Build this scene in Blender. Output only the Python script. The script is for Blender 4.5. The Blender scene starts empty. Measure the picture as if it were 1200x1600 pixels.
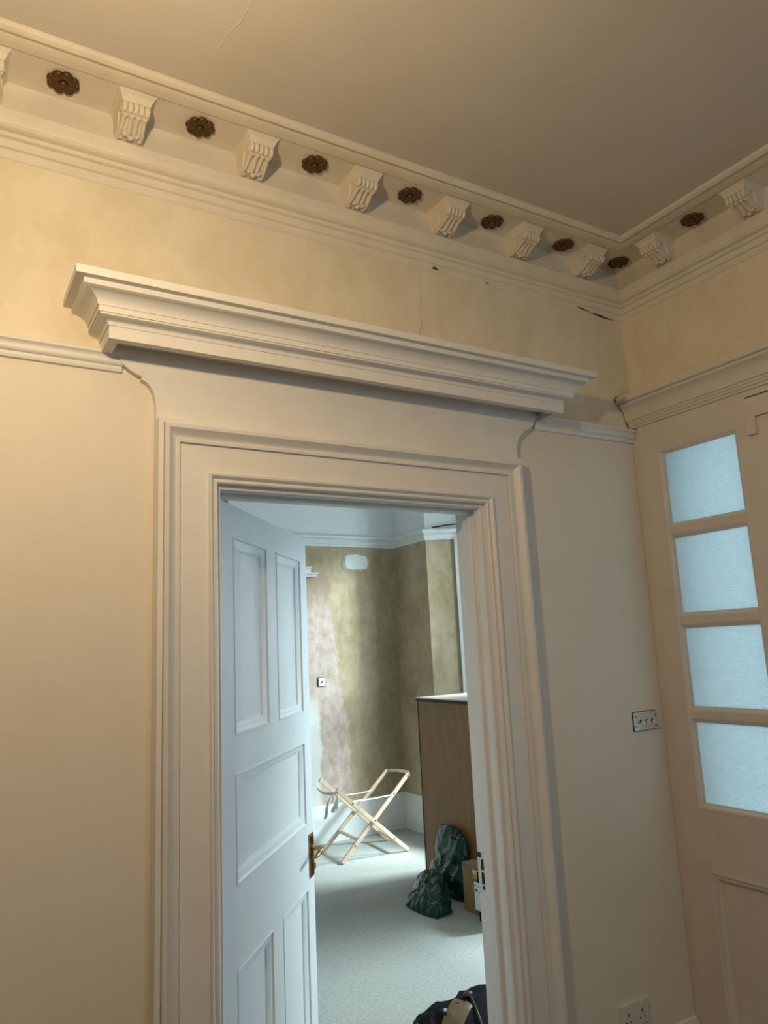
import bpy, bmesh, math, random
from mathutils import Vector, Matrix, noise

S = bpy.context.scene
COL = S.collection
random.seed(7)

# ------------------------------------------------------------------ camera
cam_d = bpy.data.cameras.new('camera')
cam = bpy.data.objects.new('camera', cam_d)
COL.objects.link(cam)
RT = Vector((0.85667041, -0.51375857, -0.04656107))
DN = Vector((0.05246191, 0.17655579, -0.98289155))
FW = Vector((0.51318958, 0.83957143, 0.17820288))
M3 = Matrix((RT, -DN, -FW)).transposed()
cam.matrix_world = Matrix.Translation((0, -2.25, 1.75)) @ M3.to_4x4()
cam_d.sensor_fit = 'VERTICAL'
cam_d.sensor_height = 32.0
cam_d.sensor_width = 24.0
cam_d.lens = 32.0 * 1155.39 / 1600.0
cam_d.clip_start = 0.02
S.camera = cam

# ------------------------------------------------------------------ world and lights
W = bpy.data.worlds.new('overcast_sky')
S.world = W
W.use_nodes = True
bg = W.node_tree.nodes['Background']
bg.inputs['Color'].default_value = (0.69, 0.88, 0.96, 1)
bg.inputs['Strength'].default_value = 2.35

def point_light(name, loc, color, energy, radius):
    d = bpy.data.lights.new(name, 'POINT')
    d.color = color; d.energy = energy; d.shadow_soft_size = radius
    o = bpy.data.objects.new(name, d); COL.objects.link(o); o.location = loc
    return o

def area_light(name, loc, direction, color, energy, sx, sy, portal=False):
    d = bpy.data.lights.new(name, 'AREA')
    d.shape = 'RECTANGLE'; d.size = sx; d.size_y = sy
    d.color = color; d.energy = energy
    o = bpy.data.objects.new(name, d); COL.objects.link(o); o.location = loc
    o.rotation_euler = Vector(direction).to_track_quat('-Z', 'Z').to_euler()
    if portal:
        d.cycles.is_portal = True
    return o

LAMP = (0.06, -1.27, 2.80)
point_light('pendant_lamp_light', LAMP, (1.0, 0.75, 0.44), 55.0, 0.045)
# bright cloud high over the bay, shining down through both of its windows onto the carpet
area_light('cloud_glow', (6.60, 2.15, 3.55), (-3.7, 1.05, -3.55), (0.86, 0.98, 1.0), 700.0, 0.8, 0.8)
area_light('cloud_glow', (6.60, 0.62, 3.55), (-3.7, 1.05, -3.55), (0.86, 0.98, 1.0), 680.0, 0.75, 0.75)
# daylight of the bay windows, just outside their panes
area_light('bay_daylight', (4.62, 2.78, 1.95), (-1, 0.10, -0.10), (0.84, 0.94, 1.0), 44.0, 0.80, 1.6)
area_light('bay_daylight', (4.62, 0.98, 1.60), (-1, 0.10, 0.0), (0.42, 0.70, 1.0), 42.0, 0.62, 1.4)
# added cool fill lamp, with no window behind it, at the far end of the hall behind the viewer
area_light('hall_fill_light', (1.8, -5.35, 2.1), (0.05, 1, -0.08), (0.72, 0.87, 1.0), 22.0, 1.2, 1.8)

S.view_settings.view_transform = 'Standard'
S.view_settings.look = 'None'
S.view_settings.gamma = 1.0
S.view_settings.use_curve_mapping = False
S.view_settings.exposure = 0.0
S.cycles.use_denoising = True
S.cycles.max_bounces = 10
S.cycles.diffuse_bounces = 6
S.cycles.sample_clamp_indirect = 6.0

# ------------------------------------------------------------------ materials
def new_mat(name):
    m = bpy.data.materials.new(name); m.use_nodes = True
    nt = m.node_tree
    return m, nt, nt.nodes['Principled BSDF']

def N(nt, typ, **kw):
    n = nt.nodes.new(typ)
    for k, v in kw.items():
        setattr(n, k, v)
    return n

def noise_tex(nt, vec, scale, detail=4, rough=0.55):
    n = N(nt, 'ShaderNodeTexNoise')
    n.inputs['Scale'].default_value = scale
    n.inputs['Detail'].default_value = detail
    n.inputs['Roughness'].default_value = rough
    nt.links.new(vec, n.inputs['Vector'])
    return n.outputs['Fac']

def mapped(nt, vec, scale):
    mp = N(nt, 'ShaderNodeMapping')
    mp.inputs['Scale'].default_value = scale
    nt.links.new(vec, mp.inputs['Vector'])
    return mp.outputs['Vector']

def ramp(nt, fac, a, b, ca=(0, 0, 0, 1), cb=(1, 1, 1, 1)):
    r = N(nt, 'ShaderNodeValToRGB')
    r.color_ramp.elements[0].position = a; r.color_ramp.elements[0].color = ca
    r.color_ramp.elements[1].position = b; r.color_ramp.elements[1].color = cb
    nt.links.new(fac, r.inputs['Fac'])
    return r.outputs['Color']

def mix(nt, fac, a, b):
    m = N(nt, 'ShaderNodeMix', data_type='RGBA')
    for sock, v in ((m.inputs['Factor'], fac), (m.inputs['A'], a), (m.inputs['B'], b)):
        if isinstance(v, (int, float)):
            sock.default_value = v
        elif isinstance(v, tuple):
            sock.default_value = v if len(v) == 4 else (*v, 1)
        else:
            nt.links.new(v, sock)
    return m.outputs['Result']

def math_n(nt, op, a, b=None, c=None):
    m = N(nt, 'ShaderNodeMath', operation=op)
    for i, v in enumerate((a, b, c)):
        if v is None:
            continue
        if isinstance(v, (int, float)):
            m.inputs[i].default_value = v
        else:
            nt.links.new(v, m.inputs[i])
    return m.outputs[0]

def smooth(nt, v, a, b):
    m = N(nt, 'ShaderNodeMapRange', interpolation_type='SMOOTHSTEP')
    nt.links.new(v, m.inputs['Value'])
    m.inputs['From Min'].default_value = a; m.inputs['From Max'].default_value = b
    return m.outputs['Result']

def bump(nt, bsdf, h, strength, dist=0.01):
    b = N(nt, 'ShaderNodeBump')
    b.inputs['Strength'].default_value = strength
    b.inputs['Distance'].default_value = dist
    nt.links.new(h, b.inputs['Height'])
    nt.links.new(b.outputs['Normal'], bsdf.inputs['Normal'])

def position(nt):
    g = N(nt, 'ShaderNodeNewGeometry')
    s = N(nt, 'ShaderNodeSeparateXYZ')
    nt.links.new(g.outputs['Position'], s.inputs[0])
    return g.outputs['Position'], s.outputs[0], s.outputs[1], s.outputs[2]

def plain(name, col, rough=0.5, metal=0.0, bscale=0, bstr=0.0, vary=0.0, vscale=6.0, spec=0.5, coat=0.0):
    m, nt, b = new_mat(name)
    b.inputs['Roughness'].default_value = rough
    b.inputs['Metallic'].default_value = metal
    b.inputs['Specular IOR Level'].default_value = spec
    b.inputs['Coat Weight'].default_value = coat
    p = position(nt)[0]
    if vary:
        f = noise_tex(nt, p, vscale, 5)
        dark = tuple(c * (1 - vary) for c in col)
        nt.links.new(mix(nt, ramp(nt, f, 0.3, 0.7), dark, col), b.inputs['Base Color'])
    else:
        b.inputs['Base Color'].default_value = (*col, 1)
    if bscale:
        bump(nt, b, noise_tex(nt, p, bscale, 3), bstr, 0.004)
    return m

MAT = {}
MAT['gloss_paint'] = plain('white_eggshell_paint', (0.77, 0.745, 0.715), 0.48, vary=0.06, vscale=9, bscale=60, bstr=0.04)
MAT['screen_paint'] = plain('ivory_eggshell_paint', (0.66, 0.60, 0.545), 0.5, vary=0.08, vscale=7, bscale=50, bstr=0.05)
MAT['door_paint'] = plain('white_satin_door_paint', (0.74, 0.78, 0.81), 0.55, vary=0.04, vscale=10, bscale=70, bstr=0.04)
MAT['cornice_paint'] = plain('cream_plaster_paint', (0.72, 0.66, 0.56), 0.65, vary=0.09, vscale=8, bscale=60, bstr=0.10)
MAT['ceiling_paint'] = plain('ceiling_emulsion', (0.59, 0.54, 0.475), 0.8, vary=0.08, vscale=2.2, bscale=25, bstr=0.06)
MAT['white_emulsion'] = plain('white_emulsion', (0.74, 0.76, 0.77), 0.7, vary=0.04, vscale=4)
MAT['gilt'] = plain('tarnished_gilt', (0.115, 0.055, 0.012), 0.42, metal=0.25, vary=0.45, vscale=60, spec=0.5)
MAT['brass'] = plain('old_brass', (0.42, 0.26, 0.09), 0.26, metal=1.0, vary=0.4, vscale=70)
MAT['chrome'] = plain('brushed_chrome', (0.74, 0.78, 0.79), 0.3, metal=0.55, vary=0.1, vscale=90)
MAT['black_gap'] = plain('black_void', (0.012, 0.010, 0.009), 0.8)
MAT['dark_crack'] = plain('dark_brown_crack', (0.05, 0.03, 0.018), 0.9)
MAT['hair_crack'] = plain('filled_hairline_crack', (0.52, 0.44, 0.33), 0.9)
MAT['white_plastic'] = plain('white_socket_plastic', (0.66, 0.62, 0.56), 0.35)
MAT['pale_wood'] = plain('pale_beech', (0.72, 0.56, 0.43), 0.5, vary=0.12, vscale=22)
MAT['strap_cloth'] = plain('natural_cotton_webbing', (0.72, 0.70, 0.66), 0.85, bscale=300, bstr=0.2)
MAT['cord'] = plain('white_cotton_cord', (0.86, 0.86, 0.84), 0.8)
MAT['steel'] = plain('dark_steel_bolt', (0.12, 0.10, 0.09), 0.4, metal=0.8)
MAT['card'] = plain('brown_cardboard', (0.30, 0.21, 0.10), 0.8, vary=0.15, vscale=12, bscale=150, bstr=0.08)
MAT['card_edge'] = plain('cardboard_tape', (0.36, 0.27, 0.15), 0.5)
MAT['paper'] = plain('white_paper', (0.78, 0.80, 0.82), 0.6)
MAT['yellow'] = plain('yellow_sticker', (0.75, 0.62, 0.02), 0.5)
MAT['ink'] = plain('grey_print', (0.10, 0.11, 0.14), 0.6)
MAT['black_cloth'] = plain('black_nylon', (0.007, 0.008, 0.011), 0.75, spec=0.15, bscale=260, bstr=0.25)
MAT['navy_cloth'] = plain('dark_navy_lining', (0.02, 0.03, 0.05), 0.75)
MAT['leather'] = plain('tan_leather', (0.20, 0.115, 0.05), 0.45, vary=0.35, vscale=18)
MAT['leather_dark'] = plain('dark_brown_leather', (0.06, 0.032, 0.025), 0.45)
MAT['hall_floor'] = plain('hall_floor_boards', (0.10, 0.08, 0.062), 0.55, vary=0.3, vscale=5)
MAT['dim_wall'] = plain('hall_dark_emulsion', (0.16, 0.14, 0.12), 0.8)  # unseen hall walls, darkened to cut the bounced light
MAT['blocker_white'] = plain('white_bounce_paint', (0.78, 0.78, 0.76), 0.85)  # white so the added outside wall bounces light onto the panes
MAT['ground'] = plain('grey_paving', (0.30, 0.31, 0.31), 0.9, vary=0.2, vscale=3)

def hall_wall_material():
    m, nt, b = new_mat('hall_wall_emulsion')
    p, x, y, z = position(nt)
    up = smooth(nt, z, 2.655, 2.66)
    big = noise_tex(nt, mapped(nt, p, (1.3, 1.3, 1.0)), 2.2, 5, 0.6)
    blot = noise_tex(nt, mapped(nt, p, (1.6, 1.6, 1.0)), 4.5, 6, 0.65)
    low = mix(nt, ramp(nt, big, 0.35, 0.7), (0.72, 0.655, 0.56), (0.755, 0.695, 0.61))
    patch = mix(nt, ramp(nt, blot, 0.36, 0.62), (0.665, 0.59, 0.435), (0.745, 0.675, 0.535))
    patch = mix(nt, math_n(nt, 'MULTIPLY', ramp(nt, big, 0.52, 0.68), 0.5), patch, (0.69, 0.59, 0.52))
    nt.links.new(mix(nt, up, low, patch), b.inputs['Base Color'])
    b.inputs['Roughness'].default_value = 0.62
    h = noise_tex(nt, p, 28, 4)
    bump(nt, b, h, 0.10, 0.004)
    return m
MAT['hall_wall'] = hall_wall_material()

def stripped_plaster(name, back):
    m, nt, b = new_mat(name)
    p, x, y, z = position(nt)
    f1 = noise_tex(nt, mapped(nt, p, (1, 1, 0.75)), 3.4, 9, 0.68)
    f2 = noise_tex(nt, mapped(nt, p, (1, 1, 0.65)), 13, 8, 0.72)
    f3 = noise_tex(nt, p, 38, 4, 0.7)
    streak = noise_tex(nt, mapped(nt, p, (6, 6, 0.9)), 1.5, 7, 0.68)
    c = mix(nt, ramp(nt, f1, 0.33, 0.68), (0.325, 0.245, 0.135), (0.50, 0.41, 0.275))
    c = mix(nt, math_n(nt, 'MULTIPLY', ramp(nt, f2, 0.42, 0.72), 0.5), c, (0.57, 0.51, 0.40))
    c = mix(nt, math_n(nt, 'MULTIPLY', ramp(nt, streak, 0.50, 0.70), 0.45), c, (0.30, 0.23, 0.12))
    c = mix(nt, math_n(nt, 'MULTIPLY', ramp(nt, f3, 0.60, 0.75), 0.4), c, (0.66, 0.61, 0.50))
    if back:
        wob = math_n(nt, 'MULTIPLY', math_n(nt, 'SUBTRACT', noise_tex(nt, mapped(nt, p, (1, 1, 1)), 5.0, 6, 0.65), 0.5), 0.26)
        xe = math_n(nt, 'ADD', x, wob)
        xe = math_n(nt, 'ADD', xe, math_n(nt, 'MULTIPLY', math_n(nt, 'SUBTRACT', z, 1.5), 0.085))
        pink = math_n(nt, 'SUBTRACT', 1.0, smooth(nt, xe, 3.365, 3.40))
        ze = math_n(nt, 'ADD', z, math_n(nt, 'MULTIPLY', wob, 1.2))
        pink = math_n(nt, 'MULTIPLY', pink, math_n(nt, 'SUBTRACT', 1.0, smooth(nt, ze, 2.46, 2.58)))
        pc = mix(nt, ramp(nt, f2, 0.38, 0.66), (0.42, 0.31, 0.255), (0.60, 0.50, 0.47))
        brown = smooth(nt, ze, 2.02, 2.38)
        pc = mix(nt, math_n(nt, 'MULTIPLY', brown, 0.75), pc, (0.31, 0.22, 0.13))
        c = mix(nt, pink, c, pc)
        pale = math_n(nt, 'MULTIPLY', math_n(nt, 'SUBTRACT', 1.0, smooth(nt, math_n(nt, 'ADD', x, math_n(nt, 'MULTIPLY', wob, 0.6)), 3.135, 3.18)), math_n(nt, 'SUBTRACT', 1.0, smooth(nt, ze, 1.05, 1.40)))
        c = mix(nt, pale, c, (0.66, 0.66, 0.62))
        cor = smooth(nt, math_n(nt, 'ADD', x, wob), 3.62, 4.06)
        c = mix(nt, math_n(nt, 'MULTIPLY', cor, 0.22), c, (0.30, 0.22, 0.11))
    white = smooth(nt, z, 2.752, 2.756)
    c = mix(nt, white, c, (0.74, 0.76, 0.77))
    nt.links.new(c, b.inputs['Base Color'])
    b.inputs['Roughness'].default_value = 0.85
    bump(nt, b, f2, 0.25, 0.006)
    return m
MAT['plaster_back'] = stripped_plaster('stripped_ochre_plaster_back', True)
MAT['plaster_side'] = stripped_plaster('stripped_ochre_plaster_side', False)

def carpet_material():
    m, nt, b = new_mat('pale_grey_carpet')
    p = position(nt)[0]
    f = noise_tex(nt, p, 55, 5, 0.75)
    g = noise_tex(nt, p, 2.5, 4)
    c = mix(nt, ramp(nt, f, 0.32, 0.70), (0.33, 0.34, 0.32), (0.50, 0.51, 0.49))
    c = mix(nt, math_n(nt, 'MULTIPLY', ramp(nt, g, 0.4, 0.7), 0.25), c, (0.45, 0.45, 0.42))
    nt.links.new(c, b.inputs['Base Color'])
    b.inputs['Roughness'].default_value = 0.95
    b.inputs['Specular IOR Level'].default_value = 0.1
    bump(nt, b, noise_tex(nt, p, 160, 3, 0.7), 0.5, 0.008)
    return m
MAT['carpet'] = carpet_material()

def plywood_material():
    m, nt, b = new_mat('brown_plywood')
    p, x, y, z = position(nt)
    w = N(nt, 'ShaderNodeTexWave', wave_type='BANDS', bands_direction='Y')
    w.inputs['Scale'].default_value = 2.6
    w.inputs['Distortion'].default_value = 16.0
    w.inputs['Detail'].default_value = 3.0
    w.inputs['Detail Scale'].default_value = 0.7
    nt.links.new(mapped(nt, p, (1, 1, 0.6)), w.inputs['Vector'])
    fine = noise_tex(nt, mapped(nt, p, (5, 5, 2.5)), 9, 6, 0.72)
    c = mix(nt, w.outputs['Fac'], (0.255, 0.138, 0.064), (0.29, 0.16, 0.078))
    c = mix(nt, math_n(nt, 'MULTIPLY', ramp(nt, fine, 0.4, 0.7), 0.4), c, (0.205, 0.108, 0.049))
    nt.links.new(c, b.inputs['Base Color'])
    b.inputs['Roughness'].default_value = 0.6
    return m
MAT['plywood'] = plywood_material()
MAT['ply_edge_shade'] = plain('plywood_edge_and_shadow', (0.07, 0.04, 0.025), 0.7)
MAT['pale_top'] = plain('pale_dusty_top', (0.50, 0.43, 0.385), 0.55, vary=0.12, vscale=8)

def bag_material():
    m, nt, b = new_mat('dark_green_polythene')
    p = position(nt)[0]
    f = noise_tex(nt, p, 16, 5, 0.6)
    nt.links.new(mix(nt, ramp(nt, f, 0.35, 0.7), (0.003, 0.030, 0.021), (0.005, 0.042, 0.030)), b.inputs['Base Color'])
    b.inputs['Roughness'].default_value = 0.2
    b.inputs['Specular IOR Level'].default_value = 0.4
    bump(nt, b, noise_tex(nt, mapped(nt, p, (1, 1, 0.35)), 45, 2, 0.5), 0.25, 0.006)
    return m
MAT['green_bag'] = bag_material()

def obscured_glass():
    m, nt, b = new_mat('reeded_obscure_glass')
    nt.nodes.remove(b)
    out = nt.nodes['Material Output']
    p, x, y, z = position(nt)
    # fine diamond relief pressed into the pane
    k = 2 * math.pi / 0.013
    u = math_n(nt, 'SINE', math_n(nt, 'MULTIPLY', math_n(nt, 'ADD', math_n(nt, 'MULTIPLY', y, 1.9), z), k * 0.8))
    v = math_n(nt, 'SINE', math_n(nt, 'MULTIPLY', math_n(nt, 'SUBTRACT', math_n(nt, 'MULTIPLY', y, 1.9), z), k * 0.8))
    h = math_n(nt, 'MAXIMUM', u, v)
    h = math_n(nt, 'ADD', h, math_n(nt, 'MULTIPLY', noise_tex(nt, p, 120, 2), 1.2))
    bp = N(nt, 'ShaderNodeBump')
    bp.inputs['Strength'].default_value = 0.5; bp.inputs['Distance'].default_value = 0.004
    nt.links.new(h, bp.inputs['Height'])
    wire = ramp(nt, math_n(nt, 'MULTIPLY', math_n(nt, 'ADD', h, 1.0), 0.5), 0.50, 0.95, (0.95, 0.97, 0.975, 1), (0.70, 0.79, 0.82, 1))
    tr = N(nt, 'ShaderNodeBsdfTranslucent')
    nt.links.new(wire, tr.inputs['Color'])
    nt.links.new(bp.outputs['Normal'], tr.inputs['Normal'])
    gl = N(nt, 'ShaderNodeBsdfGlossy')
    gl.inputs['Roughness'].default_value = 0.25
    nt.links.new(bp.outputs['Normal'], gl.inputs['Normal'])
    gl.inputs['Color'].default_value = (0.9, 0.95, 0.95, 1)
    mx = N(nt, 'ShaderNodeMixShader'); mx.inputs[0].default_value = 0.04
    nt.links.new(tr.outputs[0], mx.inputs[1]); nt.links.new(gl.outputs[0], mx.inputs[2])
    nt.links.new(mx.outputs[0], out.inputs['Surface'])
    return m
MAT['obscure_glass'] = obscured_glass()

def clear_glass():
    m, nt, b = new_mat('clear_window_glass')
    nt.nodes.remove(b)
    out = nt.nodes['Material Output']
    t = N(nt, 'ShaderNodeBsdfTransparent'); t.inputs['Color'].default_value = (0.93, 0.97, 0.97, 1)
    g = N(nt, 'ShaderNodeBsdfGlossy'); g.inputs['Roughness'].default_value = 0.02
    mx = N(nt, 'ShaderNodeMixShader'); mx.inputs[0].default_value = 0.06
    nt.links.new(t.outputs[0], mx.inputs[1]); nt.links.new(g.outputs[0], mx.inputs[2])
    nt.links.new(mx.outputs[0], out.inputs['Surface'])
    return m
MAT['clear_glass'] = clear_glass()

# ------------------------------------------------------------------ mesh helpers
def new_bm():
    return bmesh.new()

def obj(name, bm, mat, parent=None, smooth_deg=None, loc=None, recalc=True):
    if recalc:
        bmesh.ops.recalc_face_normals(bm, faces=bm.faces)
    me = bpy.data.meshes.new(name)
    bm.to_mesh(me); bm.free()
    for mm in (mat if isinstance(mat, (list, tuple)) else [mat]):
        me.materials.append(MAT[mm])
    if smooth_deg:
        for p in me.polygons:
            p.use_smooth = True
        me.set_sharp_from_angle(angle=math.radians(smooth_deg))
    o = bpy.data.objects.new(name, me)
    COL.objects.link(o)
    if parent is not None:
        o.parent = parent
    if loc is not None:
        o.location = loc
    return o

def structure(o, label=None):
    o['kind'] = 'structure'
    if label:
        o['label'] = label
    return o

def tag(o, label, cat, group=None):
    o['label'] = label; o['category'] = cat
    if group:
        o['group'] = group
    return o

def empty(name, loc=(0, 0, 0), rot=None):
    o = bpy.data.objects.new(name, None)
    o.empty_display_size = 0.1
    COL.objects.link(o); o.location = loc
    if rot is not None:
        o.rotation_euler = rot
    return o

def add_box(bm, x0, x1, y0, y1, z0, z1, bev=0.0, mat=None, mi=0):
    vs = [bm.verts.new(Vector((x, y, z))) for x in (x0, x1) for y in (y0, y1) for z in (z0, z1)]
    idx = [(0, 1, 3, 2), (4, 6, 7, 5), (0, 4, 5, 1), (2, 3, 7, 6), (0, 2, 6, 4), (1, 5, 7, 3)]
    fs = [bm.faces.new([vs[i] for i in f]) for f in idx]
    for f in fs:
        f.material_index = mi
    if bev:
        es = list({e for f in fs for e in f.edges})
        r = bmesh.ops.bevel(bm, geom=es, offset=bev, segments=2, affect='EDGES', profile=0.7)
        vs = list({v for f in r['faces'] for v in f.verts} | {v for v in vs if v.is_valid})
    if mat is not None:
        bmesh.ops.transform(bm, matrix=mat, verts=[v for v in vs if v.is_valid])
    return vs

def add_prism(bm, pts, axis, a, b, mi=0):
    """pts: 2-D outline; axis: the axis it is extruded along, from a to b."""
    def P(u, v, w):
        return {'x': Vector((w, u, v)), 'y': Vector((u, w, v)), 'z': Vector((u, v, w))}[axis]
    va = [bm.verts.new(P(u, v, a)) for u, v in pts]
    vb = [bm.verts.new(P(u, v, b)) for u, v in pts]
    n = len(pts)
    fs = [bm.faces.new(va), bm.faces.new(vb[::-1])]
    for i in range(n):
        fs.append(bm.faces.new([va[i], va[(i + 1) % n], vb[(i + 1) % n], vb[i]]))
    for f in fs:
        f.material_index = mi
    return va + vb

def add_loft(bm, rings, closed_ring=True, caps=True):
    """rings: list of lists of points, joined one after another."""
    V = [[bm.verts.new(Vector(p)) for p in r] for r in rings]
    n = len(rings[0])
    for a, b in zip(V, V[1:]):
        for i in range(n if closed_ring else n - 1):
            j = (i + 1) % n
            bm.faces.new([a[i], a[j], b[j], b[i]])
    if caps and closed_ring:
        bm.faces.new(V[0][::-1]); bm.faces.new(V[-1])
    return [v for r in V for v in r]

def add_tube(bm, pts, r, seg=8, caps=True, flat=1.0):
    pts = [Vector(p) for p in pts]
    rr = r if isinstance(r, (list, tuple)) else [r] * len(pts)
    rings = []
    up = None
    for i, p in enumerate(pts):
        t = (pts[min(i + 1, len(pts) - 1)] - pts[max(i - 1, 0)]).normalized()
        if up is None:
            up = Vector((0, 0, 1)) if abs(t.z) < 0.9 else Vector((1, 0, 0))
        a = t.cross(up).normalized(); up = a.cross(t).normalized()
        rings.append([p + (a * math.cos(k * 2 * math.pi / seg) + up * flat * math.sin(k * 2 * math.pi / seg)) * rr[i] for k in range(seg)])
    return add_loft(bm, rings, True, caps)

def add_beam(bm, a, b, w, h, side, bev=0.0):
    """a rectangular bar from a to b; side: the direction of its width w."""
    a, b, side = Vector(a), Vector(b), Vector(side).normalized()
    t = (b - a).normalized()
    s = (side - t * side.dot(t)).normalized(); u = s.cross(t)
    rings = [[p + s * sx * w / 2 + u * sy * h / 2 for sx, sy in ((-1, -1), (1, -1), (1, 1), (-1, 1))] for p in (a, b)]
    vs = add_loft(bm, rings)
    if bev:
        es = list({e for v in vs for e in v.link_edges})
        bmesh.ops.bevel(bm, geom=es, offset=bev, segments=2, affect='EDGES')

def add_ellipsoid(bm, c, rx, ry, rz, u=10, v=6, mat=None):
    m = Matrix.Translation(c) @ (mat or Matrix()) @ Matrix.Diagonal((rx, ry, rz, 1))
    return bmesh.ops.create_uvsphere(bm, u_segments=u, v_segments=v, radius=1.0, matrix=m)['verts']

def add_disc(bm, c, r, t, axis='y', seg=14):
    pts = [(math.cos(k * 2 * math.pi / seg) * r, math.sin(k * 2 * math.pi / seg) * r) for k in range(seg)]
    if axis == 'y':
        return add_prism(bm, [(c[0] + u, c[2] + v) for u, v in pts], 'y', c[1], c[1] + t)
    if axis == 'x':
        return add_prism(bm, [(c[1] + u, c[2] + v) for u, v in pts], 'x', c[0], c[0] + t)
    return add_prism(bm, [(c[0] + u, c[1] + v) for u, v in pts], 'z', c[2], c[2] + t)

def sweep_open(bm, prof, L, R, Zt, z0=0.0):
    """mitred surround of an opening: prof = (outward offset, projection to the hall side)"""
    stations = [
        lambda o, d: (L - o, -d, z0), lambda o, d: (L - o, -d, Zt + o),
        lambda o, d: (R + o, -d, Zt + o), lambda o, d: (R + o, -d, z0)]
    add_loft(bm, [[s(o, d) for o, d in prof] for s in stations])

def ring_mould(bm, prof, u0, u1, z0, z1, P):
    """mitred moulding round a panel. prof: (inset, depth); P maps (u, depth, z)."""
    st = [lambda i: (u0 + i, z0 + i), lambda i: (u1 - i, z0 + i), lambda i: (u1 - i, z1 - i), lambda i: (u0 + i, z1 - i)]
    V = [[bm.verts.new(P(s(i)[0], d, s(i)[1])) for i, d in prof] for s in st]
    for k in range(4):
        a, b = V[k], V[(k + 1) % 4]
        for i in range(len(prof) - 1):
            bm.faces.new([a[i], a[i + 1], b[i + 1], b[i]])

# ------------------------------------------------------------------ large structure
XR = 2.77           # hall face of the right wall
CZ = 3.49           # ceiling
XL, YB = -2.7, -5.2
L, R, ZT = 0.744, 1.822, 2.28     # door opening
CX = (L + R) / 2

bm = new_bm()
o0 = 0.06
add_prism(bm, [(XL, -0.02), (L - o0, -0.02), (L - o0, ZT + o0), (R + o0, ZT + o0), (R + o0, -0.02), (XR + 0.25, -0.02),
               (XR + 0.25, CZ + 0.1), (XL, CZ + 0.1)], 'y', 0.0, 0.165)
wall_main = structure(obj('wall_main', bm, 'hall_wall'), 'hall wall with the panelled doorway')

# right wall with the glazed screen let into it
SX = 2.745          # face of the screen joinery
bm = new_bm()
YS0, YS1 = -0.045, -1.62
add_prism(bm, [(0.0, -0.02), (YS0 + 0.02, -0.02), (YS0 + 0.02, 2.70), (YS1 - 0.02, 2.70), (YS1 - 0.02, -0.02), (YB, -0.02), (YB, CZ + 0.1), (0.0, CZ + 0.1)],
          'x', XR, XR + 0.2)
wall_right = structure(obj('wall_right', bm, 'hall_wall'))

bm = new_bm(); add_box(bm, XL - 0.15, XL, YB, 0.165, -0.02, CZ + 0.1)
structure(obj('wall_left', bm, 'dim_wall'))
bm = new_bm()
add_prism(bm, [(XL - 0.15, -0.02), (XR + 0.2, -0.02), (XR + 0.2, CZ + 0.1), (XL - 0.15, CZ + 0.1)], 'y', YB - 0.35, YB - 0.2)
structure(obj('wall_rear', bm, 'dim_wall'))
bm = new_bm(); add_box(bm, XL - 0.15, XR + 0.2, YB - 0.2, 0.0, CZ, CZ + 0.1)
ceiling = structure(obj('ceiling', bm, 'ceiling_paint'), 'hall ceiling')
bm = new_bm(); add_box(bm, XL - 0.15, XR + 0.2, YB - 0.2, 0.1, -0.06, 0.0)
structure(obj('floor', bm, 'hall_floor'))

# bedroom beyond the doorway
BX, BY = 4.065, 4.25       # its far corner
SPL = (4.065, 3.65); SD = Vector((0.857, -0.515, 0.0)).normalized(); SPN = Vector((-SD.y, SD.x, 0)) * -1
SPE = (SPL[0] + SD.x * 0.36, SPL[1] + SD.y * 0.36)
WX = SPE[0]
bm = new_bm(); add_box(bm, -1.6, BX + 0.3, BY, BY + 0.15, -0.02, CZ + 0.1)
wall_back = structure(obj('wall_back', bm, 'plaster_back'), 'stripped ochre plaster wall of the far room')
bm = new_bm()
add_prism(bm, [(BX, BY), (SPL[0], SPL[1]), (SPE[0], SPE[1]), (WX, SPE[1] - 0.02), (WX + 0.3, SPE[1] - 0.02), (WX + 0.3, BY)], 'z', -0.02, CZ + 0.1)
wall_side = structure(obj('wall_alcove', bm, 'plaster_side'))
bm = new_bm(); add_box(bm, -1.75, -1.6, 0.1, BY + 0.15, -0.02, CZ + 0.1)
structure(obj('wall_west', bm, 'plaster_side'))
# window wall of the bay
WZ0, WZ1 = 0.80, 2.95
WINS = ((0.58, 1.36), (2.34, 3.28))
bm = new_bm()
def wallpiece(y0, y1, z0, z1):
    add_box(bm, WX, WX + 0.2, y0, y1, z0, z1)
wallpiece(0.0, WINS[0][0], -0.02, CZ + 0.1); wallpiece(WINS[0][1], WINS[1][0], -0.02, CZ + 0.1); wallpiece(WINS[1][1], SPE[1] - 0.02, -0.02, CZ + 0.1)
for y0, y1 in WINS:
    wallpiece(y0, y1, -0.02, WZ0); wallpiece(y0, y1, WZ1, CZ + 0.1)
structure(obj('wall_bay', bm, 'plaster_side'))
bm = new_bm(); add_box(bm, -1.75, WX + 0.3, 0.0, BY + 0.15, CZ, CZ + 0.1)
structure(obj('ceiling', bm, 'white_emulsion'))
bm = new_bm(); add_box(bm, -1.75, WX + 0.3, 0.1, BY + 0.15, -0.06, 0.0)
structure(obj('floor', bm, 'carpet'), 'pale grey carpet of the far room')
bm = new_bm(); add_box(bm, XR + 0.3, 14, -12, 14, -0.30, -0.22)
structure(obj('ground', bm, 'ground'))
bm = new_bm(); add_box(bm, XR + 0.2, 7.4, -0.25, 0.0, -0.25, 5.2)          # unseen wall added to keep the cloud lamps off the glazed screen
structure(obj('wall_light_blocker', bm, 'blocker_white'))

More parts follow.
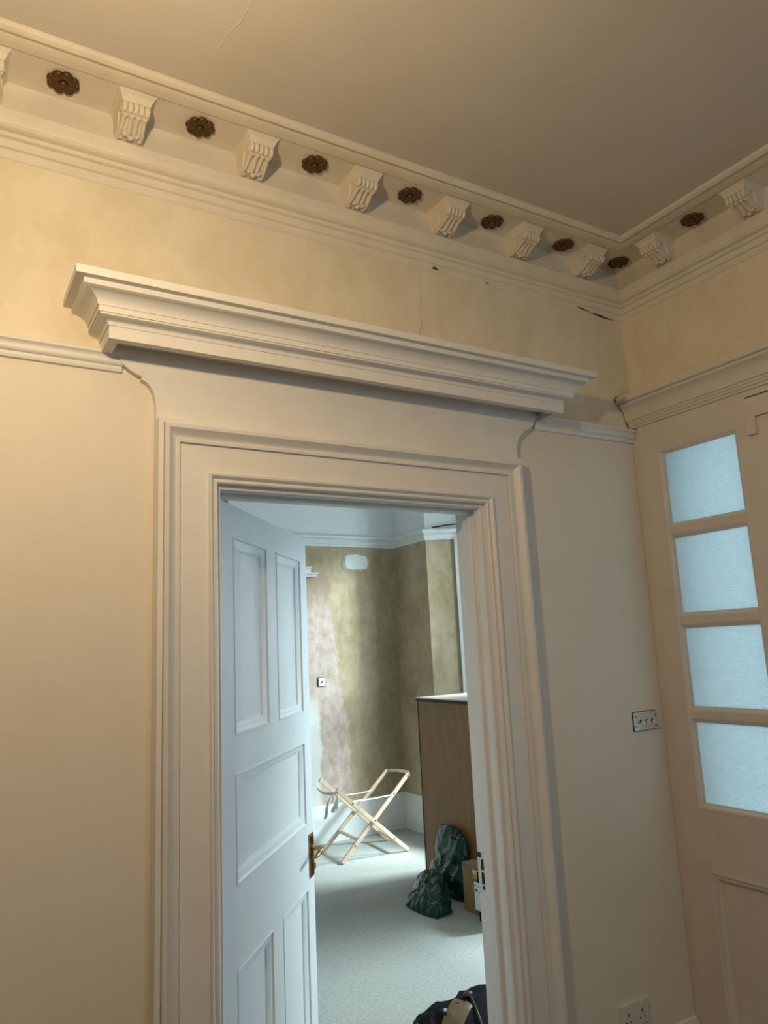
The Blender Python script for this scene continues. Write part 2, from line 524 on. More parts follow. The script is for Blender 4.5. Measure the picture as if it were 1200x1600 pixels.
# bay windows: frame, sashes, panes, sill
for wi, (WY0, WY1) in enumerate(WINS):
    win = structure(empty('window_%d' % (wi + 1), (WX, (WY0 + WY1) / 2, WZ0)))
    lx, hw, H = 0.03, (WY1 - WY0) / 2, WZ1 - WZ0
    bm = new_bm()
    for y0, y1 in ((-hw, -hw + 0.05), (hw - 0.05, hw)):
        add_box(bm, lx, lx + 0.12, y0, y1, 0, H)
    add_box(bm, lx, lx + 0.12, -hw, hw, 0, 0.05); add_box(bm, lx, lx + 0.12, -hw, hw, H - 0.05, H)
    obj('window_frame', bm, 'door_paint', win)
    bm = new_bm(); add_box(bm, -0.06, 0.16, -hw - 0.05, hw + 0.05, -0.035, 0.0, 0.004)
    obj('window_sill', bm, 'door_paint', win)
    w2 = hw - 0.05
    for z0, z1, dx in ((0.05, H / 2 + 0.02, 0.04), (H / 2 - 0.02, H - 0.05, 0.08)):
        bm = new_bm()
        add_box(bm, dx, dx + 0.035, -w2, -w2 + 0.045, z0, z1); add_box(bm, dx, dx + 0.035, w2 - 0.045, w2, z0, z1)
        add_box(bm, dx, dx + 0.035, -w2, w2, z0, z0 + 0.05); add_box(bm, dx, dx + 0.035, -w2, w2, z1 - 0.045, z1)
        sa = obj('sash', bm, 'door_paint', win)
        bm = new_bm(); add_box(bm, dx + 0.016, dx + 0.019, -w2 + 0.04, w2 - 0.04, z0 + 0.045, z1 - 0.04)
        obj('pane', bm, 'clear_glass', sa)
bm = new_bm()                                   # architrave of the bay window, its edge shows beside the jamb
p0 = Vector((SPL[0], SPL[1], 0)) + SD * 0.275; nrm = Vector((-SD.y, SD.x, 0)) * -1
if nrm.y > 0:
    nrm = -nrm
for z0, z1 in ((0.0, CZ - 0.15),):
    a = p0; b = p0 + SD * 0.085
    add_prism(bm, [(a.x, a.y), ((a + nrm * 0.03).x, (a + nrm * 0.03).y), ((b + nrm * 0.04).x, (b + nrm * 0.04).y), (b.x, b.y)], 'z', z0, 2.755)
structure(obj('trim_10', bm, 'door_paint'))

# picture rail of the bedroom, back wall, alcove side and splay (mitred)
RAILF = [(0, 2.745), (0.012, 2.747), (0.014, 2.765), (0.026, 2.772), (0.030, 2.792), (0.022, 2.800), (0.024, 2.815), (0.046, 2.826), (0.05, 2.845), (0.044, 2.853), (0.0, 2.856)]
bi = Vector((-1, nrm.x * 0 , 0))
def spl_pt(t, z, s=0.0, corner=False):
    if corner:                      # bisector between the alcove side (normal -x) and the splay (normal nrm)
        b = (Vector((-1, 0, 0)) + nrm).normalized(); k = t / b.dot(nrm)
        return Vector((SPL[0], SPL[1], z)) + b * k
    return Vector((SPL[0], SPL[1], z)) + SD * s + nrm * t
bm = new_bm()
add_loft(bm, [[(-1.6, BY - t, z) for t, z in RAILF], [(BX - t, BY - t, z) for t, z in RAILF], [spl_pt(t, z, corner=True) for t, z in RAILF]])
rail_far = structure(obj('trim_8', bm, 'white_emulsion', smooth_deg=40))
bm = new_bm()
NB = 9
rings = []
for k in range(NB + 1):
    s = 0.36 * k / NB
    rings.append([(spl_pt(t, z, s) if k else spl_pt(t, z, corner=True)) for t, z in
                  [(tt * (1 if zz < 2.81 else (0.55 + 0.5 * random.random() if k > 1 else 1)), zz - (0.0 if zz < 2.82 or k < 2 else 0.012 * random.random())) for tt, zz in RAILF]])
add_loft(bm, rings)
structure(obj('trim_9', bm, 'white_emulsion', smooth_deg=30))
bm = new_bm()                                   # broken ridge of plaster over the damaged rail
pts = [spl_pt(0.006, 2.868, 0.07), spl_pt(0.006, 2.876, 0.13), spl_pt(0.006, 2.886, 0.2), spl_pt(0.006, 2.892, 0.3)]
add_tube(bm, pts, [0.006, 0.009, 0.007, 0.006], 5)
obj('crack', bm, 'black_gap', wall_side)
bm = new_bm()
add_tube(bm, [p + Vector((0, 0, 0.013)) for p in pts], [0.006, 0.009, 0.008, 0.007], 5)
obj('plaster_chip', bm, 'white_emulsion', wall_side)

# skirting of the bedroom
SKF = [(0, 0.0), (0.024, 0.0), (0.024, 0.235), (0.020, 0.25), (0.022, 0.27), (0.012, 0.295), (0.012, 0.315), (0.004, 0.33), (0, 0.33)]
bm = new_bm()
add_loft(bm, [[(-1.6, BY - t, z) for t, z in SKF], [(BX - t, BY - t, z) for t, z in SKF], [spl_pt(t, z, corner=True) for t, z in SKF], [spl_pt(t, z, 0.36) for t, z in SKF]])
structure(obj('baseboard_back', bm, 'white_emulsion', smooth_deg=40))

# white filler patch under the picture rail
bm = new_bm()
ring = []
for k in range(28):
    a = k * 2 * math.pi / 28
    c, s = math.cos(a), math.sin(a)
    q = 0.45
    ring.append((3.61 + 0.160 * math.copysign(abs(c) ** q, c) + random.uniform(-.006, .006), 2.594 + 0.088 * math.copysign(abs(s) ** q, s) + random.uniform(-.006, .006)))
add_prism(bm, ring, 'y', BY - 0.003, BY + 0.002)
MAT['pink_filler'] = plain('pink_undercoat_plaster', (0.47, 0.39, 0.36), 0.85, vary=0.2, vscale=30)
obj('filler_patch_edge', bm, 'pink_filler', wall_back)
bm = new_bm()
ring = [(3.61 + (u - 3.61) * 0.80 + 0.008, 2.594 + (v - 2.594) * 0.84) for u, v in ring]
add_prism(bm, [(u + random.uniform(-.006, .006), v + random.uniform(-.004, .004)) for u, v in ring], 'y', BY - 0.006, BY + 0.002)
obj('filler_patch', bm, 'white_emulsion', wall_back)

# ------------------------------------------------------------------ hall cornice
CP = [(0.0, 3.232), (0.005, 3.236), (0.007, 3.262), (0.015, 3.266), (0.017, 3.290), (0.027, 3.294), (0.029, 3.306),
      (0.040, 3.308), (0.047, 3.313), (0.047, 3.321), (0.040, 3.326), (0.037, 3.330), (0.043, 3.345), (0.052, 3.356), (0.056, 3.363), (0.054, 3.369),
      (0.036, 3.371), (0.030, 3.376), (0.028, 3.386), (0.021, 3.41), (0.017, 3.44), (0.016, 3.465), (0.019, 3.478), (0.028, 3.4805),
      (0.165, 3.4805), (0.168, 3.475), (0.205, 3.473), (0.213, 3.478), (0.219, 3.479), (0.224, 3.474), (0.236, 3.470), (0.247, 3.474), (0.252, 3.480), (0.252, 3.495), (0.0, 3.495)]
bm = new_bm()
add_loft(bm, [[(XL, -t, z) for t, z in CP], [(XR - t, -t, z) for t, z in CP], [(XR - t, YB, z) for t, z in CP]])
cornice = structure(obj('trim_1', bm, 'cornice_paint', smooth_deg=38), 'enriched plaster ceiling cornice of the hall')

# cracks and chips under the cornice
def crack(pts, w, parent, mat='dark_crack', name='crack'):
    bm = new_bm()
    add_tube(bm, pts, w, 5)
    return obj(name, bm, mat, parent)
crack([(2.425, -0.002, 3.258), (2.50, -0.004, 3.248), (2.56, -0.003, 3.240), (2.62, -0.004, 3.236), (2.70, -0.002, 3.232)], [0.002, 0.005, 0.003, 0.005, 0.0015], wall_main)
crack([(1.655, -0.006, 3.248), (1.668, -0.007, 3.251), (1.685, -0.006, 3.246)], [0.003, 0.006, 0.003], wall_main)
crack([(1.93, -0.006, 3.247), (1.945, -0.006, 3.246)], [0.002, 0.003], wall_main)
crack([(1.600, 0, 3.22), (1.590, 0, 3.16), (1.597, 0, 3.10), (1.585, 0, 3.05), (1.592, 0, 3.00), (1.575, 0, 2.95), (1.556, 0, 2.905)], [0.0006, .001, .0016, .001, .002, .002, .001], wall_main, 'hair_crack')
crack([(0.70, -1.0, 3.4905), (0.675, -0.80, 3.4905), (0.668, -0.70, 3.4905), (0.650, -0.62, 3.4905), (0.648, -0.55, 3.4905), (0.630, -0.49, 3.4905), (0.626, -0.44, 3.4905), (0.61, -0.38, 3.4905)], [0.0015, 0.0025, 0.003, 0.002, 0.0032, 0.002, 0.0025, 0.001], ceiling, 'ceiling_paint')

# ------------------------------------------------------------------ doorway joinery
ARCH = [(0.0, -0.001), (0.0, 0.034), (0.004, 0.038), (0.010, 0.038), (0.0115, 0.033), (0.0145, 0.033), (0.017, 0.040), (0.023, 0.046), (0.030, 0.047),
        (0.0315, 0.0365), (0.034, 0.0355), (0.1175, 0.0355), (0.1185, 0.033), (0.1205, 0.033), (0.1215, 0.0445), (0.131, 0.0465), (0.1325, 0.043), (0.137, 0.044), (0.146, 0.050), (0.154, 0.060), (0.160, 0.067), (0.1705, 0.069),
        (0.1725, 0.066), (0.173, 0.050), (0.1745, 0.050), (0.175, 0.055), (0.190, 0.055), (0.191, -0.001)]
bm = new_bm(); sweep_open(bm, ARCH, L, R, ZT)
structure(obj('trim_2', bm, 'gloss_paint', smooth_deg=28), 'white moulded architrave round the doorway')
bm = new_bm(); sweep_open(bm, [(o + 0.045, -0.164 - d * 0.5) for o, d in ARCH], L, R, ZT)
structure(obj('trim_3', bm, 'door_paint', smooth_deg=28))
LIN = [(0.058, -0.164), (-0.002, -0.164), (-0.002, -0.099), (-0.010, -0.098), (-0.024, -0.098), (-0.0255, -0.094), (-0.0255, -0.050), (-0.022, -0.045), (-0.014, -0.043), (-0.011, -0.040),
       (-0.011, -0.029), (-0.0145, -0.026), (-0.0165, -0.022), (-0.0165, 0.008), (-0.014, 0.013), (-0.004, 0.016), (0.0005, 0.018), (0.0005, 0.0335), (0.058, 0.0)]
bm = new_bm(); sweep_open(bm, LIN, L, R, ZT)
lining = structure(obj('trim_4', bm, 'gloss_paint', smooth_deg=28), 'white door lining with its stop')
# keep in the right jamb
kx = R + 0.002 - 0.004
bm = new_bm(); add_box(bm, kx - 0.003, kx, 0.118, 0.162, 0.822, 0.968, 0.001)
keep = obj('lock_keep', bm, 'white_plastic', lining)
keep['label'] = 'chipped metal lock keep'
for z0, z1, y0, y1 in ((0.905, 0.942, 0.126, 0.139), (0.855, 0.895, 0.126, 0.139), (0.948, 0.964, 0.140, 0.158), (0.836, 0.848, 0.126, 0.136)):
    bm = new_bm(); add_box(bm, kx - 0.0055, kx - 0.003, y0, y1, z0, z1)
    obj('slot', bm, 'black_gap', keep)

# frieze board with the curved shoulders
prof = [(0.553, 0.0), (0.553, 2.50), (0.551, 2.53), (0.546, 2.553), (0.536, 2.572), (0.524, 2.585), (0.508, 2.592), (0.508, 2.603), (0.492, 2.607), (0.472, 2.618), (0.455, 2.631), (0.443, 2.645), (0.436, 2.659), (0.436, 2.66), (0.425, 2.661), (0.425, 2.692)]
inner = [(0.64, 0.0), (0.64, 2.40)]
mir = lambda P: [(2 * CX - x, z) for x, z in P]
outline = prof + mir(prof)[::-1] + mir(inner) + inner[::-1]
bm = new_bm(); add_prism(bm, outline, 'y', -0.026, 0.001)
structure(obj('trim_5', bm, 'gloss_paint'), 'white frieze board with curved shoulders')

# overdoor cornice with returned ends
OC = [(0.0, 2.66), (0.0, 2.6985), (0.003, 2.6985), (0.003, 2.702), (0.006, 2.709), (0.014, 2.7145), (0.024, 2.716), (0.031, 2.719), (0.031, 2.7245), (0.035, 2.7245), (0.035, 2.742), (0.038, 2.742),
      (0.040, 2.752), (0.046, 2.762), (0.056, 2.7705), (0.068, 2.776), (0.080, 2.778), (0.083, 2.780), (0.083, 2.795), (0.106, 2.796), (0.107, 2.798), (0.107, 2.819), (-0.03, 2.822), (-0.03, 2.66)]
xl, xr, D0 = 0.388, 2.178, 0.143
bm = new_bm()
def oc_st(p, z):
    return [(xl - p, 0.0, z), (xl - p, -D0 - p * 0.92, z), (xr + p, -D0 - p * 0.92, z), (xr + p, 0.0, z)]
add_loft(bm, [[oc_st(p, z)[k] for p, z in OC] for k in range(4)])
add_box(bm, xl + 0.012, xr - 0.012, -D0 + 0.012, 0.0, 2.690, 2.80)
hood = structure(obj('trim_6', bm, 'gloss_paint', smooth_deg=28), 'white moulded hood over the doorway')

# picture rail in the hall, both sides of the surround
PR = [(0.0, 2.610), (0.010, 2.612), (0.014, 2.620), (0.014, 2.628), (0.020, 2.631), (0.024, 2.638), (0.024, 2.644), (0.019, 2.648), (0.021, 2.653), (0.031, 2.660), (0.033, 2.668), (0.028, 2.673), (0.0, 2.676)]
bm = new_bm(); add_loft(bm, [[(XL, -t, z) for t, z in PR], [(0.452, -t, z) for t, z in PR]])
structure(obj('trim_7', bm, 'gloss_paint', smooth_deg=35))
PR2 = [(t, z + 0.012) for t, z in PR]
bm = new_bm(); add_loft(bm, [[(2.135, -t, z) for t, z in PR2], [(XR, -t, z) for t, z in PR2]])
structure(obj('trim_11', bm, 'gloss_paint', smooth_deg=35))

# skirting in the hall
SKH = [(0, 0.0), (0.022, 0.0), (0.022, 0.165), (0.018, 0.172), (0.018, 0.182), (0.010, 0.196), (0.010, 0.202), (0.0, 0.206)]
bm = new_bm(); add_loft(bm, [[(XL, -t, z) for t, z in SKH], [(0.553, -t, z) for t, z in SKH]])
structure(obj('baseboard_left', bm, 'gloss_paint', smooth_deg=35))
bm = new_bm(); add_loft(bm, [[(2 * CX - 0.553, -t, z) for t, z in SKH], [(XR, -t, z) for t, z in SKH]])
structure(obj('baseboard_right', bm, 'gloss_paint', smooth_deg=35))

# ------------------------------------------------------------------ the panelled door, standing open into the far room
ang = math.atan2(0.75357579, 0.65733123)
door = structure(empty('door_1', (0.796, 0.1155, 0.0), (0, 0, ang)), 'white panelled door standing open')
DW, DT, DH = 1.042, 0.045, 2.263
bm = new_bm()
zs = (0.012, 0.20, 0.753, 1.013, 1.350, 1.482, 2.148, DH)
add_box(bm, 0, 0.137, 0, DT, 0.012, DH); add_box(bm, 0.937, DW, 0, DT, 0.012, DH)
for z0, z1 in ((0.012, 0.20), (0.753, 1.013), (1.350, 1.482), (2.148, DH)):
    add_box(bm, 0.137, 0.937, 0, DT, z0, z1)
for z0, z1 in ((0.20, 0.753), (1.482, 2.148)):
    add_box(bm, 0.478, 0.604, 0, DT, z0, z1)
obj('door_frame', bm, 'door_paint', door)
PM = [(-0.004, 0.0), (-0.004, -0.0025), (0.002, -0.003), (0.004, 0.001), (0.007, 0.003), (0.018, 0.004), (0.028, 0.009), (0.033, 0.013), (0.035, 0.013), (0.0355, 0.0155), (0.040, 0.0155), (0.041, 0.0185)]
for (u0, u1, z0, z1) in ((0.137, 0.478, 1.482, 2.148), (0.604, 0.937, 1.482, 2.148), (0.137, 0.937, 1.013, 1.350), (0.137, 0.478, 0.20, 0.753), (0.604, 0.937, 0.20, 0.753)):
    bm = new_bm(); add_box(bm, u0 - 0.005, u1 + 0.005, 0.0175, 0.028, z0 - 0.005, z1 + 0.005)
    pn = obj('panel', bm, 'door_paint', door)
    bm = new_bm()
    ring_mould(bm, PM, u0, u1, z0, z1, lambda u, d, z: Vector((u, d, z)))
    ring_mould(bm, PM, u0, u1, z0, z1, lambda u, d, z: Vector((u, DT - d, z)))
    obj('panel_moulding', bm, 'door_paint', pn, smooth_deg=40)
# brass lever handle on a long plate
bm = new_bm(); add_box(bm, 0.968, 1.018, -0.008, 0.0, 0.79, 0.965, 0.0025)
add_box(bm, 0.974, 1.012, -0.011, -0.006, 0.797, 0.958, 0.002)
hd = obj('handle_plate', bm, 'brass', door); hd['label'] = 'brass back plate'
bm = new_bm()
add_tube(bm, [(0.993, -0.008, 0.905), (0.993, -0.016, 0.905), (0.993, -0.020, 0.905), (0.993, -0.045, 0.905)], [0.014, 0.013, 0.008, 0.008], 12)
add_tube(bm, [(0.993, -0.044, 0.905), (0.985, -0.052, 0.905), (0.965, -0.055, 0.904), (0.93, -0.055, 0.900), (0.895, -0.052, 0.896), (0.882, -0.048, 0.893)], [0.008, 0.0095, 0.009, 0.010, 0.011, 0.006], 10, flat=0.75)
obj('lever', bm, 'brass', hd, smooth_deg=50)
bm = new_bm()
add_disc(bm, (0.993, -0.016, 0.838), 0.010, 0.006, 'y', 12)
add_box(bm, 0.990, 0.996, -0.022, -0.014, 0.822, 0.846, 0.001)
obj('key_escutcheon', bm, 'brass', hd)
bm = new_bm()
for s in (0.975, 1.011):
    for z in (0.80, 0.955):
        add_disc(bm, (0.993, -0.013, z), 0.004, 0.004, 'y', 8)
obj('screw', bm, 'brass', hd)
# hinges on the hanging stile, brass bracket at the top of the far face
for z in (0.28, 1.18, 2.02):
    bm = new_bm(); add_tube(bm, [(-0.006, DT + 0.004, z - 0.05), (-0.006, DT + 0.004, z + 0.05)], 0.006, 8)
    add_box(bm, -0.0015, 0.0, 0.004, DT, z - 0.05, z + 0.05)
    obj('hinge', bm, 'brass', door)
bm = new_bm()
add_box(bm, 0.13, 0.20, DT, DT + 0.012, 2.22, 2.300, 0.002); add_box(bm, 0.145, 0.185, DT + 0.01, DT + 0.035, 2.262, 2.296, 0.002)
b_ = obj('door_bracket', bm, 'brass', door); b_['label'] = 'small brass bracket on the top of the door'

# ------------------------------------------------------------------ glazed screen in the right wall
scr = structure(empty('door_2', (SX, 0, 0)), 'ivory painted screen with four obscured glass panes')
OY0, OY1 = -0.135, -0.527           # glazed opening
OZ0, OZ1 = 1.03, 2.56
PY0, PY1, PZ0, PZ1 = -0.158, -0.56, 0.16, 0.792
bm = new_bm()
T = 0.055
add_box(bm, 0, T, OY0, YS0, 0, 2.70)                       # hanging stile at the corner
add_box(bm, 0, T, -0.80, OY1, OZ0, OZ1); add_box(bm, 0, T, YS1, -1.32, OZ0, OZ1)
add_box(bm, 0, T, YS1, OY0, OZ1, 2.70)
add_box(bm, 0, T, YS1, OY0, PZ1, OZ0)
add_box(bm, 0, T, YS1, PY1, 0, PZ1)
add_box(bm, 0, T, PY0, OY0, 0, PZ1)
add_box(bm, 0, T, PY1, PY0, 0, PZ0)
add_box(bm, 0.010, T, YS0, -0.001, 0, 2.69)
obj('screen_frame', bm, 'screen_paint', scr)
bm = new_bm()
SM = [(-0.002, 0.0), (0.002, -0.002), (0.007, 0.0), (0.012, 0.003), (0.016, 0.010), (0.017, 0.016), (0.022, 0.018), (0.023, 0.026)]
ring_mould(bm, SM, OY1, OY0, OZ0, OZ1, lambda u, d, z: Vector((d, u, z)))
ring_mould(bm, SM, -1.32, -0.80, OZ0, OZ1, lambda u, d, z: Vector((d, u, z)))
obj('glazing_moulding', bm, 'screen_paint', scr, smooth_deg=40)
gz = [(1.051, 1.375), (1.441, 1.765), (1.832, 2.155), (2.222, 2.537)]
for z0, z1 in gz:
    for ya, yb in ((OY1, OY0), (-1.32, -0.80)):  # second column, out of view, added to throw cool light on the wall
        bm = new_bm(); add_box(bm, 0.0245, 0.0285, ya + 0.02, yb - 0.02, z0 - 0.006, z1 + 0.006)
        obj('pane', bm, 'obscure_glass', scr)
for (a, b), (c, d) in zip(gz, gz[1:]):
    for ya, yb in ((OY1, OY0), (-1.32, -0.80)):
        bm = new_bm()
        add_prism(bm, [(0.030, b), (0.020, b), (0.008, b + 0.014), (0.006, b + 0.018), (0.006, c - 0.018), (0.008, c - 0.014), (0.020, c), (0.030, c)], 'y', ya + 0.012, yb - 0.012)
        obj('glazing_bar', bm, 'screen_paint', scr)
bm = new_bm(); add_box(bm, 0.022, 0.034, PY1 - 0.005, PY0 + 0.005, PZ0 - 0.005, PZ1 + 0.005)
pn = obj('panel', bm, 'screen_paint', scr)
bm = new_bm()
ring_mould(bm, [(-0.004, 0.0), (-0.003, -0.004), (0.006, -0.005), (0.010, 0.001), (0.022, 0.004), (0.030, 0.012), (0.032, 0.017), (0.037, 0.018), (0.038, 0.023)], PY1, PY0, PZ0, PZ1, lambda u, d, z: Vector((d, u, z)))
obj('panel_moulding', bm, 'screen_paint', pn, smooth_deg=40)
bm = new_bm(); add_box(bm, -0.014, 0.0, -1.45, -0.578, 2.575, 2.655, 0.002); add_box(bm, -0.014, 0.0, -0.615, -0.578, 2.505, 2.578, 0.002)
obj('cover_board', bm, 'screen_paint', scr)
bm = new_bm(); add_box(bm, -0.006, 0.0, -1.45, -0.580, 2.657, 2.662)
obj('joint', bm, 'black_gap', scr)
# cornice over the screen
RP = [(0.0, 2.688), (0.008, 2.690), (0.010, 2.698), (0.016, 2.703), (0.018, 2.712), (0.022, 2.714), (0.024, 2.722), (0.030, 2.725), (0.032, 2.738), (0.034, 2.752), (0.040, 2.768), (0.050, 2.780), (0.062, 2.787),
      (0.066, 2.790), (0.066, 2.800), (0.080, 2.803), (0.083, 2.808), (0.084, 2.832), (-0.02, 2.836), (-0.02, 2.688)]
bm = new_bm()
add_loft(bm, [[(SX - p, y, z) for p, z in RP] for y in (-0.006, -1.70)])
sc_c = structure(obj('trim_12', bm, 'screen_paint', smooth_deg=28), 'ivory moulded cornice over the glazed screen')
crack([(2.662, -0.004, 2.838), (2.700, -0.004, 2.842)], [0.0025, 0.002], sc_c)
crack([(2.657, -0.004, 2.830), (2.663, -0.005, 2.812)], [0.004, 0.002], sc_c)
crack([(2.694, -0.004, 2.786), (2.705, -0.005, 2.778)], [0.003, 0.0015], sc_c)
crack([(2.716, -0.004, 2.735), (2.722, -0.006, 2.722), (2.732, -0.006, 2.703), (2.742, -0.006, 2.690)], [0.002, 0.004, 0.0025, 0.004], sc_c)

# ------------------------------------------------------------------ rosettes on the cornice soffit
SZ = 3.4805
def make_rosette():
    r = empty('rosette', (0, 0, SZ))
    for k in range(8):
        a = k * math.pi / 4 + 0.2
        d = Vector((math.cos(a), math.sin(a), 0))
        rot = Matrix.Rotation(a, 4, 'Z')
        bm = new_bm()
        add_ellipsoid(bm, d * 0.0270 + Vector((0, 0, -0.005)), 0.0205, 0.0165, 0.0085, 12, 6, rot)
        add_ellipsoid(bm, d * 0.0385 + Vector((0, 0, -0.007)), 0.0098, 0.0158, 0.0085, 10, 6, rot)
        obj('petal', bm, 'gilt', r, smooth_deg=60)
    bm = new_bm()
    add_ellipsoid(bm, (0, 0, -0.011), 0.0125, 0.0125, 0.011, 12, 8)
    add_tube(bm, [(0, 0, 0), (0, 0, -0.004), (0, 0, -0.007)], [0.036, 0.036, 0.018], 16)
    obj('boss', bm, 'gilt', r, smooth_deg=60)
    return r

def dup(root, loc, rz=0.0):
    r = root.copy(); COL.objects.link(r); r.location = loc; r.rotation_euler = (0, 0, rz)
    for ch in list(root.children):
        c = ch.copy(); COL.objects.link(c); c.parent = r
        for g in ch.children:
            d = g.copy(); COL.objects.link(d); d.parent = c
    return r

ros = make_rosette()
spots = [
    (0.249, -0.098, 'brown gilt flower rosette on the cornice, the largest, nearest the left edge'),
    (0.671, -0.098, 'brown gilt flower rosette on the cornice, second from the left edge'),
    (1.092, -0.097, 'brown gilt flower rosette on the cornice, third from the left edge'),
    (1.502, -0.097, 'brown gilt flower rosette on the cornice, fourth from the left edge'),
    (1.912, -0.097, 'brown gilt flower rosette on the cornice, fifth from the left edge'),
    (2.320, -0.097, 'brown gilt flower rosette one bracket away from the corner, above the doorway wall'),
    (2.672, -0.100, 'brown gilt flower rosette right in the corner of the cornice'),
    (2.676, -0.500, 'brown gilt flower rosette on the cornice over the glazed screen wall')]
for i, (x, y, lab) in enumerate(spots):
    o = ros if i == 0 else dup(ros, (x, y, SZ), random.uniform(0, 3))
    o.location = (x, y, SZ)
    tag(o, lab, 'rosette', 'gilt rosettes on the cornice')

# ------------------------------------------------------------------ plaster scroll brackets on the cornice
def make_bracket():
    """local: y=0 the wall face, -y towards the room, z as in the hall"""
    r = empty('scroll_bracket', (0, 0, 0))
    bm = new_bm()
    def rect(w, t, z):
        return [(-w / 2, -0.012, z), (w / 2, -0.012, z), (w / 2, -t, z), (-w / 2, -t, z)]
    add_loft(bm, [rect(0.116, 0.161, 3.482), rect(0.115, 0.160, 3.476), rect(0.100, 0.151, 3.468), rect(0.088, 0.144, 3.456), rect(0.084, 0.141, 3.450)])
    obj('abacus', bm, 'cornice_paint', r)
    side = [(-0.012, 3.452), (-0.128, 3.452), (-0.136, 3.446), (-0.139, 3.437), (-0.136, 3.427), (-0.128, 3.421), (-0.116, 3.420), (-0.104, 3.417), (-0.090, 3.409), (-0.074, 3.400), (-0.058, 3.392), (-0.044, 3.388), (-0.034, 3.387), (-0.012, 3.384)]
    bm = new_bm(); add_prism(bm, side, 'x', -0.038, 0.038)
    body = obj('scroll', bm, 'cornice_paint', r)
    for s in (-1, 1):                                     # volutes and the splayed side plate
        bm = new_bm()
        add_disc(bm, (s * 0.038 - 0.003, -0.118, 3.436), 0.0165, 0.006, 'x', 16)
        add_ellipsoid(bm, (s * 0.042, -0.118, 3.436), 0.004, 0.008, 0.008, 10, 6)
        obj('volute', bm, 'cornice_paint', body, smooth_deg=40)
        bm = new_bm()
        add_loft(bm, [[(s * 0.036, -0.012, 3.452), (s * 0.036, -0.085, 3.452), (s * 0.036, -0.070, 3.405), (s * 0.036, -0.012, 3.386)],
                      [(s * 0.047, -0.012, 3.456), (s * 0.043, -0.080, 3.452), (s * 0.042, -0.060, 3.405), (s * 0.047, -0.012, 3.386)]])
        obj('side_plate', bm, 'cornice_paint', r)
    up = [(-0.124, 3.453), (-0.134, 3.449), (-0.139, 3.442), (-0.140, 3.436), (-0.137, 3.428), (-0.131, 3.423)]
    lo = [(-0.121, 3.419), (-0.108, 3.417), (-0.094, 3.410), (-0.078, 3.401), (-0.062, 3.393), (-0.048, 3.389), (-0.036, 3.387)]
    for k in range(5):
        x = (k - 2) * 0.0172
        bm = new_bm(); add_tube(bm, [(x, t, z) for t, z in up], [0.0075, 0.0085, 0.0088, 0.0088, 0.0085, 0.0075], 8)
        obj('reed', bm, 'cornice_paint', body, smooth_deg=60)
    for k in range(4):
        x = (k - 1.5) * 0.0195
        sp = 1.0 + (0.25 if abs(k - 1.5) > 1 else -0.2) * 1.0
        n = len(lo)
        bm = new_bm(); add_tube(bm, [(x * (1 + (sp - 1) * i / (n - 1)), t, z) for i, (t, z) in enumerate(lo)], [0.0085 + (0.002 if i in (3, 4) and k in (1, 2) else 0.0) - 0.0008 * i for i in range(n)], 8)
        obj('reed', bm, 'cornice_paint', body, smooth_deg=60)
    bm = new_bm()
    for x, t, z, rr in ((-0.018, -0.060, 3.391, 0.009), (0.0, -0.052, 3.386, 0.010), (0.018, -0.060, 3.391, 0.009), (-0.030, -0.044, 3.387, 0.007), (0.030, -0.044, 3.387, 0.007)):
        add_ellipsoid(bm, (x, t, z), rr, rr * 1.2, rr * 0.75, 10, 6)
    obj('leaf', bm, 'cornice_paint', body, smooth_deg=60)
    return r

br = make_bracket()
bspots = [
    (0.046, 0.0, 0.0, 'cream plaster scroll bracket cut by the left edge'),
    (0.457, 0.0, 0.0, 'cream plaster scroll bracket seen almost front on, between the two largest rosettes'),
    (0.872, 0.0, 0.0, 'cream plaster scroll bracket between the second and third rosettes from the left edge'),
    (1.288, 0.0, 0.0, 'cream plaster scroll bracket between the third and fourth rosettes from the left edge'),
    (1.695, 0.0, 0.0, 'cream plaster scroll bracket between the fourth and fifth rosettes from the left edge'),
    (2.094, 0.0, 0.0, 'cream plaster scroll bracket second from the corner on the doorway wall'),
    (2.484, 0.0, 0.0, 'cream plaster scroll bracket next to the corner on the doorway wall'),
    (XR, -0.30, -math.pi / 2, 'shaded plaster scroll bracket next to the corner over the glazed screen'),
    (XR, -0.724, -math.pi / 2, 'shaded plaster scroll bracket at the right edge over the glazed screen')]
for i, (x, y, rz, lab) in enumerate(bspots):
    o = br if i == 0 else dup(br, (x, y, 0), rz)
    o.location = (x, y, 0); o.rotation_euler = (0, 0, rz)
    tag(o, lab, 'bracket', 'scroll brackets on the cornice')

# ------------------------------------------------------------------ switches and socket
def place_on_wall(name, x, y, z):
    return empty(name, (x, y, z))
sw = tag(empty('light_switch', (2.634, 0, 1.384)), 'chrome light switch plate with three toggles beside the glazed screen', 'switch')
bm = new_bm(); add_box(bm, -0.073, 0.073, -0.004, 0.0, -0.040, 0.040, 0.001)
obj('back_box', bm, 'black_gap', sw)
bm = new_bm(); add_box(bm, -0.071, 0.071, -0.009, -0.003, -0.0375, 0.0375, 0.0015)
obj('plate', bm, 'chrome', sw)
for k in (-1, 0, 1):
    x = k * 0.036
    bm = new_bm(); add_disc(bm, (x, -0.013, 0), 0.0105, 0.005, 'y', 14)
    cl = obj('collar', bm, 'chrome', sw)
    bm = new_bm(); add_disc(bm, (x, -0.0135, 0), 0.0075, 0.001, 'y', 12)
    obj('collar_opening', bm, 'black_gap', cl)
    bm = new_bm(); add_tube(bm, [(x, -0.011, 0.0), (x, -0.020, -0.004), (x, -0.029, -0.008), (x, -0.033, -0.010)], [0.0035, 0.004, 0.0055, 0.003], 8)
    obj('toggle', bm, 'chrome', sw, smooth_deg=50)
